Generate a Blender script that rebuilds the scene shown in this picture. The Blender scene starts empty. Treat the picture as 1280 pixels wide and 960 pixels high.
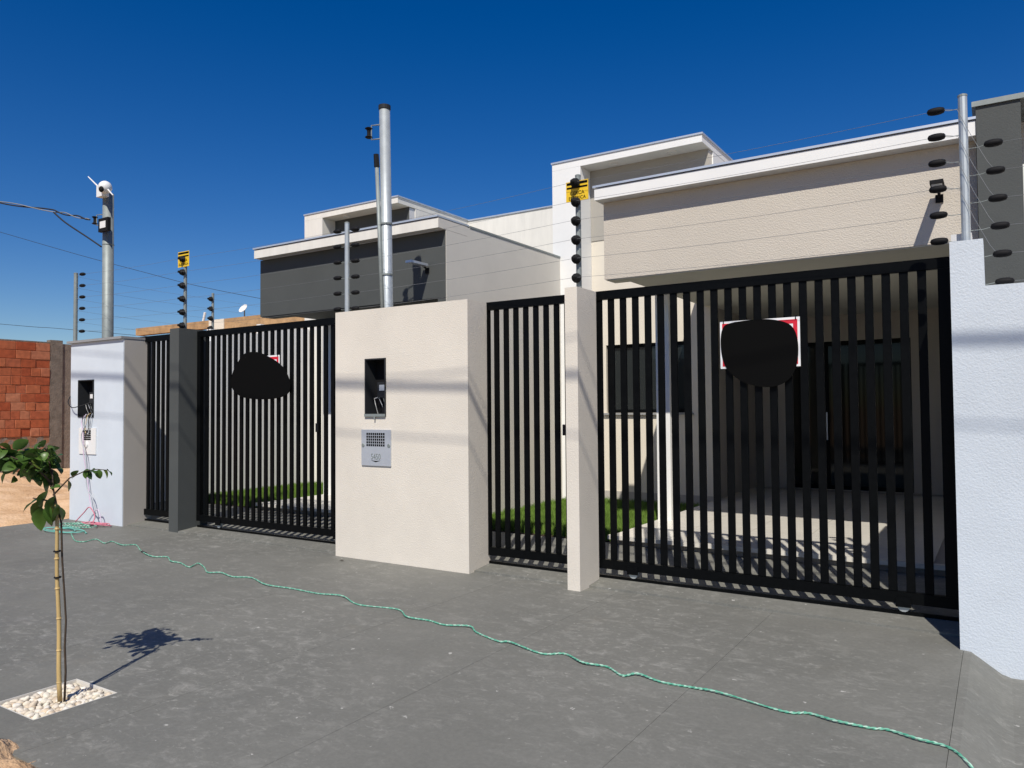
import bpy, bmesh, math, random
from mathutils import Vector, Matrix
R = math.radians
random.seed(7)
S = bpy.context.scene
C = S.collection

# ------------------------------------------------------------------ camera
yaw, pitch, roll = R(32.64), R(1.85), R(.47)
fw = Vector((-math.sin(yaw)*math.cos(pitch), math.cos(yaw)*math.cos(pitch), math.sin(pitch)))
r0 = Vector((math.cos(yaw), math.sin(yaw), 0)); u0 = r0.cross(fw)
cr = math.cos(roll)*r0 - math.sin(roll)*u0
cu = math.sin(roll)*r0 + math.cos(roll)*u0
cd = bpy.data.cameras.new('camera'); cam = bpy.data.objects.new('camera', cd); C.objects.link(cam)
m = Matrix((cr, cu, -fw)).transposed().to_4x4(); m.translation = (0, 0, 1.55)
cam.matrix_world = m
cd.sensor_width = 36; cd.lens = 951.5/1280*36; cd.clip_start = .05; cd.clip_end = 3000
S.camera = cam

# ------------------------------------------------------------------ light
AZ, EL = R(24), R(49.5)                      # sun from behind the camera, a little to the right
sdir = Vector((math.sin(AZ)*math.cos(EL), -math.cos(AZ)*math.cos(EL), math.sin(EL)))
w = bpy.data.worlds.new('World'); S.world = w; w.use_nodes = True
nt = w.node_tree; bg = nt.nodes['Background']
sky = nt.nodes.new('ShaderNodeTexSky'); sky.sky_type = 'NISHITA'; sky.sun_disc = False
sky.sun_elevation = EL; sky.sun_rotation = math.atan2(sdir.x, sdir.y)
sky.altitude = 600; sky.air_density = 1.0; sky.dust_density = .4; sky.ozone_density = 3.0
hs = nt.nodes.new('ShaderNodeHueSaturation'); hs.inputs['Saturation'].default_value = 1.44; hs.inputs['Hue'].default_value = .514   # the camera's saturated rendering of a clear sky
nt.links.new(sky.outputs[0], hs.inputs['Color']); nt.links.new(hs.outputs[0], bg.inputs[0]); bg.inputs[1].default_value = .086
sd = bpy.data.lights.new('sun', 'SUN'); sd.energy = 4.75; sd.angle = R(.53); sd.color = (1, .94, .845)
so = bpy.data.objects.new('sun', sd); C.objects.link(so)
so.rotation_euler = (-sdir).to_track_quat('-Z', 'Y').to_euler(); so.location = (3, -6, 10)
vs = S.view_settings; vs.view_transform = 'Standard'; vs.look = 'None'; vs.exposure = 0; vs.gamma = 1
vs.use_curve_mapping = False

# ------------------------------------------------------------------ materials
def lin(h):
    h = h.lstrip('#'); v = [int(h[i:i+2], 16)/255 for i in (0, 2, 4)]
    return tuple(x/12.92 if x <= .04045 else ((x+.055)/1.055)**2.4 for x in v)
MATS = {}
def mat(name, col, rough=.7, metal=0, spec=.3, var=.0, vscale=3., bump=0, bscale=120., bdist=.004, col2=None,
        detail=4, streak=None, spec_tint=None):
    m = bpy.data.materials.new(name); m.use_nodes = True; t = m.node_tree; b = t.nodes['Principled BSDF']
    b.inputs['Base Color'].default_value = (*col, 1); b.inputs['Roughness'].default_value = rough
    b.inputs['Metallic'].default_value = metal; b.inputs['Specular IOR Level'].default_value = spec
    tc = t.nodes.new('ShaderNodeNewGeometry')
    if var:
        n = t.nodes.new('ShaderNodeTexNoise'); n.inputs['Scale'].default_value = vscale; n.inputs['Detail'].default_value = 6
        n.inputs['Roughness'].default_value = .65
        src = tc.outputs['Position']
        if streak:
            mp = t.nodes.new('ShaderNodeMapping'); mp.inputs['Scale'].default_value = streak
            t.links.new(src, mp.inputs[0]); src = mp.outputs[0]
        t.links.new(src, n.inputs['Vector'])
        rp = t.nodes.new('ShaderNodeValToRGB')
        lo = tuple(c*(1-var) for c in col) if col2 is None else col2
        hi = tuple(min(1, c*(1+var*.6)) for c in col) if col2 is None else col
        rp.color_ramp.elements[0].color = (*lo, 1); rp.color_ramp.elements[0].position = .3
        rp.color_ramp.elements[1].color = (*hi, 1); rp.color_ramp.elements[1].position = .7
        t.links.new(n.outputs['Fac'], rp.inputs[0]); t.links.new(rp.outputs[0], b.inputs['Base Color'])
    if bump:
        n2 = t.nodes.new('ShaderNodeTexNoise'); n2.inputs['Scale'].default_value = bscale; n2.inputs['Detail'].default_value = detail
        n2.inputs['Roughness'].default_value = .55
        t.links.new(tc.outputs['Position'], n2.inputs['Vector'])
        bp = t.nodes.new('ShaderNodeBump'); bp.inputs['Strength'].default_value = bump; bp.inputs['Distance'].default_value = bdist
        t.links.new(n2.outputs['Fac'], bp.inputs['Height']); t.links.new(bp.outputs[0], b.inputs['Normal'])
    MATS[name] = m; return m

cream   = mat('cream_textured_paint', (.71, .655, .568), .85, var=.09, vscale=.9, bump=.65, bscale=90, bdist=.006)
cream_s = mat('cream_smooth_paint', (.70, .645, .545), .8, var=.04, vscale=1.5, bump=.2, bscale=90)
beamc   = mat('beige_textured_paint', (.57, .52, .445), .85, var=.05, vscale=1.0, bump=.95, bscale=85, bdist=.007, detail=6)
white   = mat('white_paint', (.80, .80, .78), .7, var=.04, vscale=1.3, bump=.15, bscale=90)
white_d = mat('white_weathered_paint', (.74, .72, .66), .75, var=.10, vscale=2.0, bump=.15, bscale=90, streak=(3, 3, .5))
cool    = mat('cool_white_textured_paint', (.565, .615, .665), .8, var=.09, vscale=1.1, bump=.6, bscale=85, bdist=.006)
cool_s  = mat('cool_white_paint', (.61, .665, .72), .8, var=.08, vscale=1.2, bump=.3, bscale=80, bdist=.004)
dgrey   = mat('dark_grey_paint', (.075, .081, .079), .75, var=.08, vscale=2, bump=.5, bscale=80, bdist=.004)
sidew   = mat('greige_side_paint', (.68, .645, .57), .8, var=.06, vscale=1.5, bump=.35, bscale=80)
ceilm   = mat('carport_ceiling_paint', (.56, .55, .49), .8, var=.04, vscale=1.5)
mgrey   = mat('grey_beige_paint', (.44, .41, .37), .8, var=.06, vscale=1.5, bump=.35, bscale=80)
lgrey   = mat('light_grey_paint', (.62, .62, .62), .8, var=.05, vscale=1.5, bump=.2, bscale=80)
recess_shade = mat('taupe_recess_shade', (.38, .36, .32), .8, var=.04, vscale=1.5, bump=.15, bscale=80)  # tower recess is cream; the roof slab's shade is put into this colour
flash   = mat('zinc_flashing', (.66, .70, .74), .38, metal=.55, var=.05, vscale=4)
galv    = mat('galvanised_steel', (.50, .54, .55), .45, metal=.5, spec=.5, var=.14, vscale=9, bump=.1, bscale=160, bdist=.001)
galv_d  = mat('dull_galvanised_steel', (.27, .30, .29), .55, metal=.3, var=.15, vscale=9)
blackm  = mat('black_gate_paint', (.0035, .004, .0045), .38, spec=.07, var=.3, vscale=30, bump=.05, bscale=160, bdist=.001)
blackp  = mat('black_plastic', (.008, .008, .009), .7, spec=.2)
blackp2 = mat('black_sheet', (.003, .003, .003), .85, spec=.08)
wirem   = mat('steel_wire', (.22, .23, .24), .55, metal=.3)
cablem  = mat('cable_sheath', (.012, .012, .014), .6)
pvcw    = mat('white_plastic', (.78, .78, .76), .4, spec=.5)
redp    = mat('red_print', (.62, .02, .04), .5)
whitep  = mat('white_board', (.82, .82, .82), .5)
yellow  = mat('yellow_sign_enamel', (.80, .52, .02), .45, spec=.5, var=.06, vscale=20)
silver  = mat('brushed_aluminium', (.56, .60, .66), .35, metal=.45, spec=.5, var=.05, vscale=18)
glassd  = mat('dark_window_glass', (.005, .007, .008), .05, spec=.2)
glassw  = mat('tinted_window_glass', (.016, .020, .021), .06, spec=.4)
tilem   = mat('beige_porcelain_tile', (.72, .69, .62), .22, spec=.4, var=.06, vscale=2.5)
groutm  = mat('grout', (.30, .28, .25), .9)
soilm   = mat('dark_soil', (.06, .045, .03), .95, var=.4, vscale=20, bump=.6, bscale=50, bdist=.01)
dirtm   = mat('orange_sand', (.60, .37, .20), .95, var=.0, bump=.8, bscale=22, bdist=.03)
mortar  = mat('grey_mortar', (.23, .19, .155), .95, var=.3, vscale=6, bump=.8, bscale=40, bdist=.02)
conc_p  = mat('rough_concrete_post', (.20, .17, .14), .95, var=.35, vscale=8, bump=.8, bscale=45, bdist=.015)
brownw  = mat('unpainted_brown_masonry', (.42, .26, .13), .9, var=.35, vscale=3, bump=.5, bscale=25, bdist=.02)
bamboo  = mat('bamboo_cane', (.56, .40, .17), .5, spec=.4, var=.25, vscale=14, streak=(1, 1, .15))
barkm   = mat('brown_bark', (.07, .05, .035), .9, var=.3, vscale=40, bump=.5, bscale=150, bdist=.003)
coping  = mat('granite_coping', (.30, .30, .30), .6, var=.2, vscale=60)
street_m= mat('asphalt', (.06, .06, .06), .9, var=.25, vscale=5, bump=.5, bscale=60, bdist=.006)
rubber  = mat('rubber_cap', (.02, .022, .025), .7)

def grid_mat():
    # painted concrete pavement with dusty scuffs
    m = bpy.data.materials.new('painted_concrete'); m.use_nodes = True; t = m.node_tree; b = t.nodes['Principled BSDF']
    N = t.nodes.new; L = t.links.new
    g = N('ShaderNodeNewGeometry')
    def noise(scale, detail=5, rough=.6, vec=None, dist=0):
        n = N('ShaderNodeTexNoise'); n.inputs['Scale'].default_value = scale; n.inputs['Detail'].default_value = detail
        n.inputs['Roughness'].default_value = rough; n.inputs['Distortion'].default_value = dist
        L(vec or g.outputs['Position'], n.inputs['Vector']); return n.outputs['Fac']
    def ramp(src, a, bb, ca=(0, 0, 0), cb=(1, 1, 1)):
        r = N('ShaderNodeValToRGB'); r.color_ramp.elements[0].position = a; r.color_ramp.elements[1].position = bb
        r.color_ramp.elements[0].color = (*ca, 1); r.color_ramp.elements[1].color = (*cb, 1); L(src, r.inputs[0]); return r.outputs[0]
    def mul(a, c):
        x = N('ShaderNodeMath'); x.operation = 'MULTIPLY'; L(a, x.inputs[0])
        if isinstance(c, float): x.inputs[1].default_value = c
        else: L(c, x.inputs[1])
        return x.outputs[0]
    def mix(f, a, c):
        x = N('ShaderNodeMixRGB'); L(f, x.inputs[0])
        for i, v in ((1, a), (2, c)):
            if isinstance(v, tuple): x.inputs[i].default_value = (*v, 1)
            else: L(v, x.inputs[i])
        return x.outputs[0]
    mp = N('ShaderNodeMapping'); mp.inputs['Scale'].default_value = (.75, 1.1, 1)
    L(g.outputs['Position'], mp.inputs[0])
    base = ramp(noise(.9, 4), .3, .72, (.150, .150, .134), (.190, .189, .169))
    fine = ramp(noise(40, 4), .3, .7, (.90, .90, .90), (1.06, 1.06, 1.06))
    mm = N('ShaderNodeMixRGB'); mm.blend_type = 'MULTIPLY'; mm.inputs[0].default_value = 1; L(base, mm.inputs[1]); L(fine, mm.inputs[2])
    zone = ramp(noise(.55, 3), .34, .60)
    scuff = ramp(noise(8, 9, .78, mp.outputs[0], .6), .51, .68)
    scuff2 = ramp(noise(22, 6, .72, mp.outputs[0], .5), .57, .68)
    col = mix(mul(mul(scuff, zone), .70), mm.outputs[0], (.33, .325, .295))
    col = mix(mul(mul(scuff2, zone), .55), col, (.44, .43, .39))
    specks = ramp(noise(15, 4, .6), .69, .725)
    col = mix(mul(specks, .75), col, (.55, .54, .50))
    dirty = ramp(noise(1.7, 6, .7), .60, .82)
    col = mix(mul(dirty, .35), col, (.20, .18, .14))
    L(col, b.inputs['Base Color'])
    b.inputs['Specular IOR Level'].default_value = .3
    rr = ramp(noise(3, 4), .3, .7, (.55, .55, .55), (.78, .78, .78)); L(rr, b.inputs['Roughness'])
    bp = N('ShaderNodeBump'); bp.inputs['Strength'].default_value = .35; bp.inputs['Distance'].default_value = .004
    L(noise(55, 5), bp.inputs['Height']); L(bp.outputs[0], b.inputs['Normal'])
    return m
concrete = grid_mat()

def dirt_mat():
    m = dirtm; t = m.node_tree; b = t.nodes['Principled BSDF']; N = t.nodes.new
    g = N('ShaderNodeNewGeometry'); n = N('ShaderNodeTexNoise'); n.inputs['Scale'].default_value = 2.2; n.inputs['Detail'].default_value = 8
    n.inputs['Roughness'].default_value = .7
    t.links.new(g.outputs['Position'], n.inputs['Vector'])
    r = N('ShaderNodeValToRGB'); e = r.color_ramp.elements
    e[0].position = .3; e[0].color = (.46, .27, .14, 1); e[1].position = .62; e[1].color = (.74, .51, .32, 1)
    x = e.new(.5); x.color = (.64, .42, .24, 1)
    t.links.new(n.outputs['Fac'], r.inputs[0]); t.links.new(r.outputs[0], b.inputs['Base Color'])
dirt_mat()

def rand_mat(name, cols, rough=.85, bump=.4, bscale=60, bdist=.004, sss=0, spec=.3):
    # colour chosen per object
    m = bpy.data.materials.new(name); m.use_nodes = True; t = m.node_tree; b = t.nodes['Principled BSDF']
    oi = t.nodes.new('ShaderNodeObjectInfo'); r = t.nodes.new('ShaderNodeValToRGB'); e = r.color_ramp.elements
    e[0].position = 0; e[0].color = (*cols[0], 1); e[1].position = 1; e[1].color = (*cols[-1], 1)
    for i, c in enumerate(cols[1:-1]): x = e.new((i+1)/(len(cols)-1)); x.color = (*c, 1)
    t.links.new(oi.outputs['Random'], r.inputs[0])
    g = t.nodes.new('ShaderNodeNewGeometry'); n = t.nodes.new('ShaderNodeTexNoise'); n.inputs['Scale'].default_value = bscale*.4
    n.inputs['Detail'].default_value = 5; t.links.new(g.outputs['Position'], n.inputs['Vector'])
    r2 = t.nodes.new('ShaderNodeValToRGB'); r2.color_ramp.elements[0].color = (.72, .72, .72, 1); r2.color_ramp.elements[0].position = .3
    r2.color_ramp.elements[1].color = (1.1, 1.1, 1.1, 1); r2.color_ramp.elements[1].position = .7
    t.links.new(n.outputs['Fac'], r2.inputs[0])
    mx = t.nodes.new('ShaderNodeMixRGB'); mx.blend_type = 'MULTIPLY'; mx.inputs[0].default_value = 1
    t.links.new(r.outputs[0], mx.inputs[1]); t.links.new(r2.outputs[0], mx.inputs[2]); t.links.new(mx.outputs[0], b.inputs['Base Color'])
    b.inputs['Roughness'].default_value = rough; b.inputs['Specular IOR Level'].default_value = spec
    bp = t.nodes.new('ShaderNodeBump'); bp.inputs['Strength'].default_value = bump; bp.inputs['Distance'].default_value = bdist
    t.links.new(n.outputs['Fac'], bp.inputs['Height']); t.links.new(bp.outputs[0], b.inputs['Normal'])
    if sss:
        tr = t.nodes.new('ShaderNodeBsdfTranslucent'); t.links.new(mx.outputs[0], tr.inputs[0])
        ms = t.nodes.new('ShaderNodeMixShader'); ms.inputs[0].default_value = sss
        out = t.nodes['Material Output']; t.links.new(b.outputs[0], ms.inputs[1]); t.links.new(tr.outputs[0], ms.inputs[2])
        t.links.new(ms.outputs[0], out.inputs[0])
    return m
brickm  = rand_mat('fired_clay', [(.34, .075, .03), (.40, .10, .04), (.46, .145, .065), (.36, .085, .035), (.48, .20, .11), (.39, .095, .04)], bscale=30)
pebblem = rand_mat('cream_pebble', [(.70, .62, .47), (.78, .73, .62), (.62, .50, .36), (.80, .76, .68), (.68, .58, .44)], .7, .2)
leafm   = rand_mat('broad_green_leaf', [(.05, .11, .022), (.075, .15, .026), (.11, .20, .036), (.06, .125, .024), (.17, .22, .045)], .38, .25, 40, .003, sss=.22, spec=.45)
grassm  = mat('lawn_grass', (.17, .27, .045), .7, var=.5, vscale=9, col2=(.08, .16, .02))

# ------------------------------------------------------------------ helpers
def tag(o, label=None, cat=None, group=None, kind=None):
    if label: o['label'] = label
    if cat: o['category'] = cat
    if group: o['group'] = group
    if kind: o['kind'] = kind
    return o
def empty(name, loc, label=None, cat=None, group=None):
    o = bpy.data.objects.new(name, None); C.objects.link(o); o.location = loc; o.empty_display_size = .1
    return tag(o, label, cat, group)
def base_of(p):
    v = Vector((0, 0, 0))
    while p: v += Vector(p.location); p = p.parent
    return v
def link(name, me, material, parent=None, loc=None):
    if material and not me.materials: me.materials.append(material)
    o = bpy.data.objects.new(name, me); C.objects.link(o)
    if parent: o.parent = parent
    if loc is not None: o.location = Vector(loc) - (base_of(parent) if parent else Vector())
    return o
def build(name, bm, material, parent=None, smooth=False, bevel=0, seg=1, base=None):
    """mesh given in world coordinates"""
    if bevel:
        ed = [e for e in bm.edges if len(e.link_faces) == 2 and e.calc_face_angle(0) > .6]
        bmesh.ops.bevel(bm, geom=ed, offset=bevel, segments=seg, affect='EDGES', clamp_overlap=True)
    org = base_of(parent) if parent else Vector(base if base else (0, 0, 0))
    if parent is None and base is None:
        cs = [v.co for v in bm.verts]
        org = Vector(((min(c.x for c in cs)+max(c.x for c in cs))/2, (min(c.y for c in cs)+max(c.y for c in cs))/2, min(c.z for c in cs)))
    bmesh.ops.translate(bm, verts=bm.verts, vec=-org)
    bmesh.ops.recalc_face_normals(bm, faces=bm.faces)
    me = bpy.data.meshes.new(name); bm.to_mesh(me); bm.free()
    if smooth:
        for p in me.polygons: p.use_smooth = True
    o = link(name, me, material, parent)
    if not parent: o.location = org
    return o
def B(): return bmesh.new()
def box(bm, x0, x1, y0, y1, z0, z1):
    v = [bm.verts.new(p) for p in ((x0,y0,z0),(x1,y0,z0),(x1,y1,z0),(x0,y1,z0),(x0,y0,z1),(x1,y0,z1),(x1,y1,z1),(x0,y1,z1))]
    for f in ((0,3,2,1),(4,5,6,7),(0,1,5,4),(1,2,6,5),(2,3,7,6),(3,0,4,7)): bm.faces.new([v[i] for i in f])
    return bm
def tube(bm, pts, rad, seg=8, cap=True):
    pts = [Vector(p) for p in pts]; n = len(pts); rings = []
    rads = rad if isinstance(rad, (list, tuple)) else [rad]*n
    up = Vector((0, 0, 1)); prev = None
    for i, p in enumerate(pts):
        d = (pts[min(i+1, n-1)] - pts[max(i-1, 0)]).normalized()
        a = d.cross(up) if prev is None else (prev - d*prev.dot(d))
        if a.length < 1e-4: a = d.cross(Vector((1, 0, 0)))
        a.normalize(); prev = a; b = d.cross(a)
        rings.append([bm.verts.new(p + rads[i]*(math.cos(t)*a + math.sin(t)*b)) for t in [2*math.pi*k/seg for k in range(seg)]])
    for i in range(n-1):
        for k in range(seg):
            bm.faces.new((rings[i][k], rings[i][(k+1) % seg], rings[i+1][(k+1) % seg], rings[i+1][k]))
    if cap:
        bm.faces.new(rings[0][::-1]); bm.faces.new(rings[-1])
    return bm
def lathe(bm, prof, org, axis='Z', seg=14):
    """prof: (radius, height)"""
    rings = []
    for r, h in prof:
        ring = []
        for k in range(seg):
            t = 2*math.pi*k/seg; a, b = r*math.cos(t), r*math.sin(t)
            q = {'Z': (a, b, h), 'X': (h, a, b), 'Y': (a, h, b)}[axis]
            ring.append(bm.verts.new(Vector(q)+Vector(org)))
        rings.append(ring)
    for i in range(len(rings)-1):
        for k in range(seg): bm.faces.new((rings[i][k], rings[i][(k+1) % seg], rings[i+1][(k+1) % seg], rings[i+1][k]))
    bm.faces.new(rings[0][::-1]); bm.faces.new(rings[-1])
    return bm
def holed(bm, xs, zs, y0, y1, hole):
    """plate in the XZ plane between y0,y1; hole=(i,j) cells of the xs/zs grid left out"""
    V = {}
    for i, x in enumerate(xs):
        for j, z in enumerate(zs):
            for k, y in enumerate((y0, y1)): V[i, j, k] = bm.verts.new((x, y, z))
    nx, nz = len(xs)-1, len(zs)-1; solid = lambda i, j: 0 <= i < nx and 0 <= j < nz and (i, j) not in hole
    for i in range(nx):
        for j in range(nz):
            if not solid(i, j): continue
            bm.faces.new([V[a, b, 0] for a, b in ((i,j),(i+1,j),(i+1,j+1),(i,j+1))])
            bm.faces.new([V[a, b, 1] for a, b in ((i,j),(i,j+1),(i+1,j+1),(i+1,j))])
            for (di, dj, e) in ((-1,0,((i,j),(i,j+1))),(1,0,((i+1,j+1),(i+1,j))),(0,-1,((i+1,j),(i,j))),(0,1,((i,j+1),(i+1,j+1)))):
                if not solid(i+di, j+dj):
                    (a, b), (c, d) = e; bm.faces.new((V[a,b,0], V[c,d,0], V[c,d,1], V[a,b,1]))
    return bm
def text_mesh(name, s, size, org, material, parent, rotx=R(90), rotz=0, align='CENTER', xs=1.0):
    cv = bpy.data.curves.new('txt', 'FONT'); cv.body = s; cv.size = size; cv.align_x = align; cv.align_y = 'CENTER'; cv.extrude = .0008
    o = bpy.data.objects.new('txt', cv); C.objects.link(o)
    me = bpy.data.meshes.new_from_object(o); bpy.data.objects.remove(o); bpy.data.curves.remove(cv)
    me.transform(Matrix.Rotation(rotz, 4, 'Z') @ Matrix.Rotation(rotx, 4, 'X') @ Matrix.Diagonal((xs, 1, 1, 1)))
    me.materials.clear(); me.materials.append(material)
    return link(name, me, material, parent, org)

# ------------------------------------------------------------------ ground
def struct(name, bm, material, base=None, **k):
    o = build(name, bm, material, None, base=base or (0, 0, 0), **k); o['kind'] = 'structure'; return o
bm = B(); box(bm, -1500, 1500, -1500, 1500, -.6, -.16); struct('ground', bm, dirtm)

# vacant sandy lot beside the pavement, an uneven sheet
bm = B(); nx, ny = 56, 70; x0, x1, y0, y1 = -17.4, -11.49, -1.0, 20.0; G = []
from mathutils import noise as mn
for i in range(nx+1):
    row = []
    for j in range(ny+1):
        x = x0+(x1-x0)*i/nx; y = y0+(y1-y0)*j/ny
        d = (x1-x)
        h = .02 + .30*min(1, max(0, d-.15)/4.5)**1.1*min(1, max(0, (y-2.5)/3)) + .10*mn.noise((x*.9, y*.9, 1))*min(1, d) + .035*mn.noise((x*4, y*4, 3))
        row.append(bm.verts.new((x, y, h - (.05 if i == nx else 0))))
    G.append(row)
for i in range(nx):
    for j in range(ny): bm.faces.new((G[i][j], G[i+1][j], G[i+1][j+1], G[i][j+1]))
lot = struct('vacant_lot_ground', bm, dirtm, smooth=True)

# pavement: cast slabs with open joints, on a darker bed
pv = empty('pavement', (0, 0, 0)); pv['kind'] = 'structure'
xs = [-11.48, -8.62, -5.22, -3.80, -2.74, -1.48, -.232]
filler = mat('joint_filler', (.085, .085, .08), .95, var=.3, vscale=20)
for xj in xs[1:-1]: build('joint_filler', box(B(), xj-.001, xj+.001, 1.73, 5.9, -.14, -.004), filler, pv)
for i in range(len(xs)-1):
    a, b = xs[i]+.0011, xs[i+1]-.0011
    bm = B()
    if i == 2:
        X = [a, -4.56, -4.14, b]; Y = [1.72, 1.965, 2.40, 6.0]
        V = {(p, q, k): bm.verts.new((X[p], Y[q], z)) for p in range(4) for q in range(4) for k, z in ((0, -.15), (1, 0))}
        for p in range(3):
            for q in range(3):
                if (p, q) == (1, 1): continue
                bm.faces.new([V[c] for c in ((p,q,1),(p+1,q,1),(p+1,q+1,1),(p,q+1,1))])
        for (p, q, r, s) in ((1,1,2,1),(2,1,2,2),(2,2,1,2),(1,2,1,1),(0,0,3,0),(3,0,3,3),(3,3,0,3),(0,3,0,0)):
            if (p in (1,2) and q in (1,2)): bm.faces.new((V[p,q,0], V[r,s,0], V[r,s,1], V[p,q,1]))
        for (p, q, r, s) in [(k,0,k+1,0) for k in range(3)]+[(k,3,k+1,3) for k in range(3)]+[(0,k,0,k+1) for k in range(3)]+[(3,k,3,k+1) for k in range(3)]:
            try: bm.faces.new((V[p,q,0], V[r,s,0], V[r,s,1], V[p,q,1]))
            except ValueError: pass
        build('slab', bm, concrete, pv)
    else:
        box(bm, a, b, 1.72, 6.0, -.15, 0); build('slab', bm, concrete, pv)
struct('street', box(B(), -80, 80, -7.5, 1.2, -.2, -.13), street_m)
# lower neighbouring pavement, ramping down from the joint
bm = B(); prof = [(-.2308, 0), (-.19, -.004), (-.03, -.115), (.02, -.13), (6, -.14)]
for (xa, za), (xb, zb) in zip(prof[:-1], prof[1:]):
    vs_ = [bm.verts.new(p) for p in ((xa, 1.6, za), (xb, 1.6, zb), (xb, 6.1, zb), (xa, 6.1, za))]; bm.faces.new(vs_)
bmesh.ops.remove_doubles(bm, verts=bm.verts, dist=1e-4)
bmesh.ops.solidify(bm, geom=bm.faces[:], thickness=.12)
struct('neighbouring_pavement', bm, concrete)
# driveways: sloping up from the pavement to the carport step
def driveway(xa, xb):
    bm = B(); pr = [(5.93, .018), (6.19, .042), (7.50, .10)]
    t = [[bm.verts.new((x, y, z)) for x in (xa, xb)] for y, z in pr]; b = [[bm.verts.new((x, y, -.2)) for x in (xa, xb)] for y, z in pr]
    for k in range(2):
        bm.faces.new((t[k][0], t[k][1], t[k+1][1], t[k+1][0])); bm.faces.new((t[k][0], t[k+1][0], b[k+1][0], b[k][0])); bm.faces.new((t[k][1], b[k][1], b[k+1][1], t[k+1][1]))
    bm.faces.new((t[0][0], b[0][0], b[0][1], t[0][1])); bm.faces.new((t[2][0], t[2][1], b[2][1], b[2][0]))
    struct('driveway', bm, concrete)
driveway(-5.90, -.24); driveway(-11.47, -6.05)
# sand heap on the street edge
bm = B(); bmesh.ops.create_grid(bm, x_segments=40, y_segments=30, size=1)
for v in bm.verts:
    x, y = v.co.x, v.co.y; e = max(0, 1-(x*x+y*y)**.5*(1+.25*mn.noise((x*2, y*2, 8))))
    v.co = (-4.0+x*1.0, 1.41+y*.42, -.17 + .32*e**.45 + (.05*mn.noise((x*6, y*4, 5))+.03*mn.noise((x*16, y*10, 2)))*(e > 0))
tag(build('sand_heap', bm, dirtm, smooth=True), 'lumpy heap of orange sand at the street edge of the pavement', 'sand', kind='stuff')

# ------------------------------------------------------------------ walls on the street front
def meter_wall(x0, x1, y0, y1, h, hole, material, label, cope=False):
    e = empty('meter_wall', ((x0+x1)/2, (y0+y1)/2, 0), label, 'wall')
    hx0, hx1, hz0, hz1 = hole
    bm = holed(B(), [x0, hx0, hx1, x1], [-.06, hz0, hz1, h], y0, y1, {(1, 1)})
    build('wall', bm, material, e, bevel=.010, seg=3)
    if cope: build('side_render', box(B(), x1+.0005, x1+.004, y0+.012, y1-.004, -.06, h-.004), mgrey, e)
    if cope: build('coping', box(B(), x0-.05, x1+.01, y0-.04, y1+.03, h+.002, h+.035), coping, e, bevel=.004)
    return e
meter_wall(-5.99, -4.24, 5.845, 6.20, 2.595, (-5.557, -5.27, 1.477, 2.08), cream, 'cream textured wall with meter niche and intercom plate')
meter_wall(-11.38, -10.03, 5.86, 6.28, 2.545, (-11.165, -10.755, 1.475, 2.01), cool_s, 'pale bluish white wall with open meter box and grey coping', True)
tag(build('gate_pillar', box(B(), -3.145, -3.025, 5.765, 6.13, -.05, 2.59), cream, bevel=.008, seg=2), 'slim cream textured pillar between pedestrian gate and wide gate', 'pillar')
tag(build('gate_pillar', box(B(), -9.08, -8.885, 5.925, 6.36, -.05, 2.625), dgrey, bevel=.006, seg=2), 'dark grey square pillar beside the narrow black gate', 'pillar')
e = empty('boundary_wall', (-.15, 5.8, 0), 'cool white rough wall with tall end post beside the wide gate', 'wall')
bm = B()
P = [(-.25, -.05), (-.255, 2.6), (-.065, 2.6), (-.062, 2.3), (6, 2.3), (6, -.3), (-.02, -.3), (-.05, -.2)]
P = [(-.25, -.3), (-.25, 2.6), (-.065, 2.6), (-.062, 2.3), (6, 2.3), (6, -.3)]
f = [bm.verts.new((x, 5.63, z)) for x, z in P]; g = [bm.verts.new((x, 5.86, z)) for x, z in P]
bm.faces.new(f); bm.faces.new(g[::-1])
for i in range(len(P)): bm.faces.new((f[i], g[i], g[(i+1) % len(P)], f[(i+1) % len(P)]))
build('front_face', bm, cool, e, bevel=.008, seg=2)
build('side_wall', box(B(), -.25, -.13, 5.862, 7.548, -.2, 2.69), lgrey, e)

# party walls at the side of each lot, front yards
tag(build('party_wall', box(B(), -6.05, -5.935, 6.202, 7.548, -.1, 2.5), mgrey), 'low grey party wall between the front yards behind the cream wall', 'wall')
pw = build('party_wall', box(B(), -11.58, -11.46, 6.285, 10.48, -.1, 2.6), white); build('raised_part', box(B(), -11.575, -11.463, 8.25, 9.3, 2.602, 2.97), white, pw); build('raised_part', box(B(), -11.575, -11.463, 9.302, 10.48, 2.602, 3.15), white, pw); build('raised_part', box(B(), -11.575, -11.463, 7.2, 8.248, 2.602, 2.76), white, pw)
tag(pw, 'light grey party wall along the sandy vacant lot', 'wall')

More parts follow.
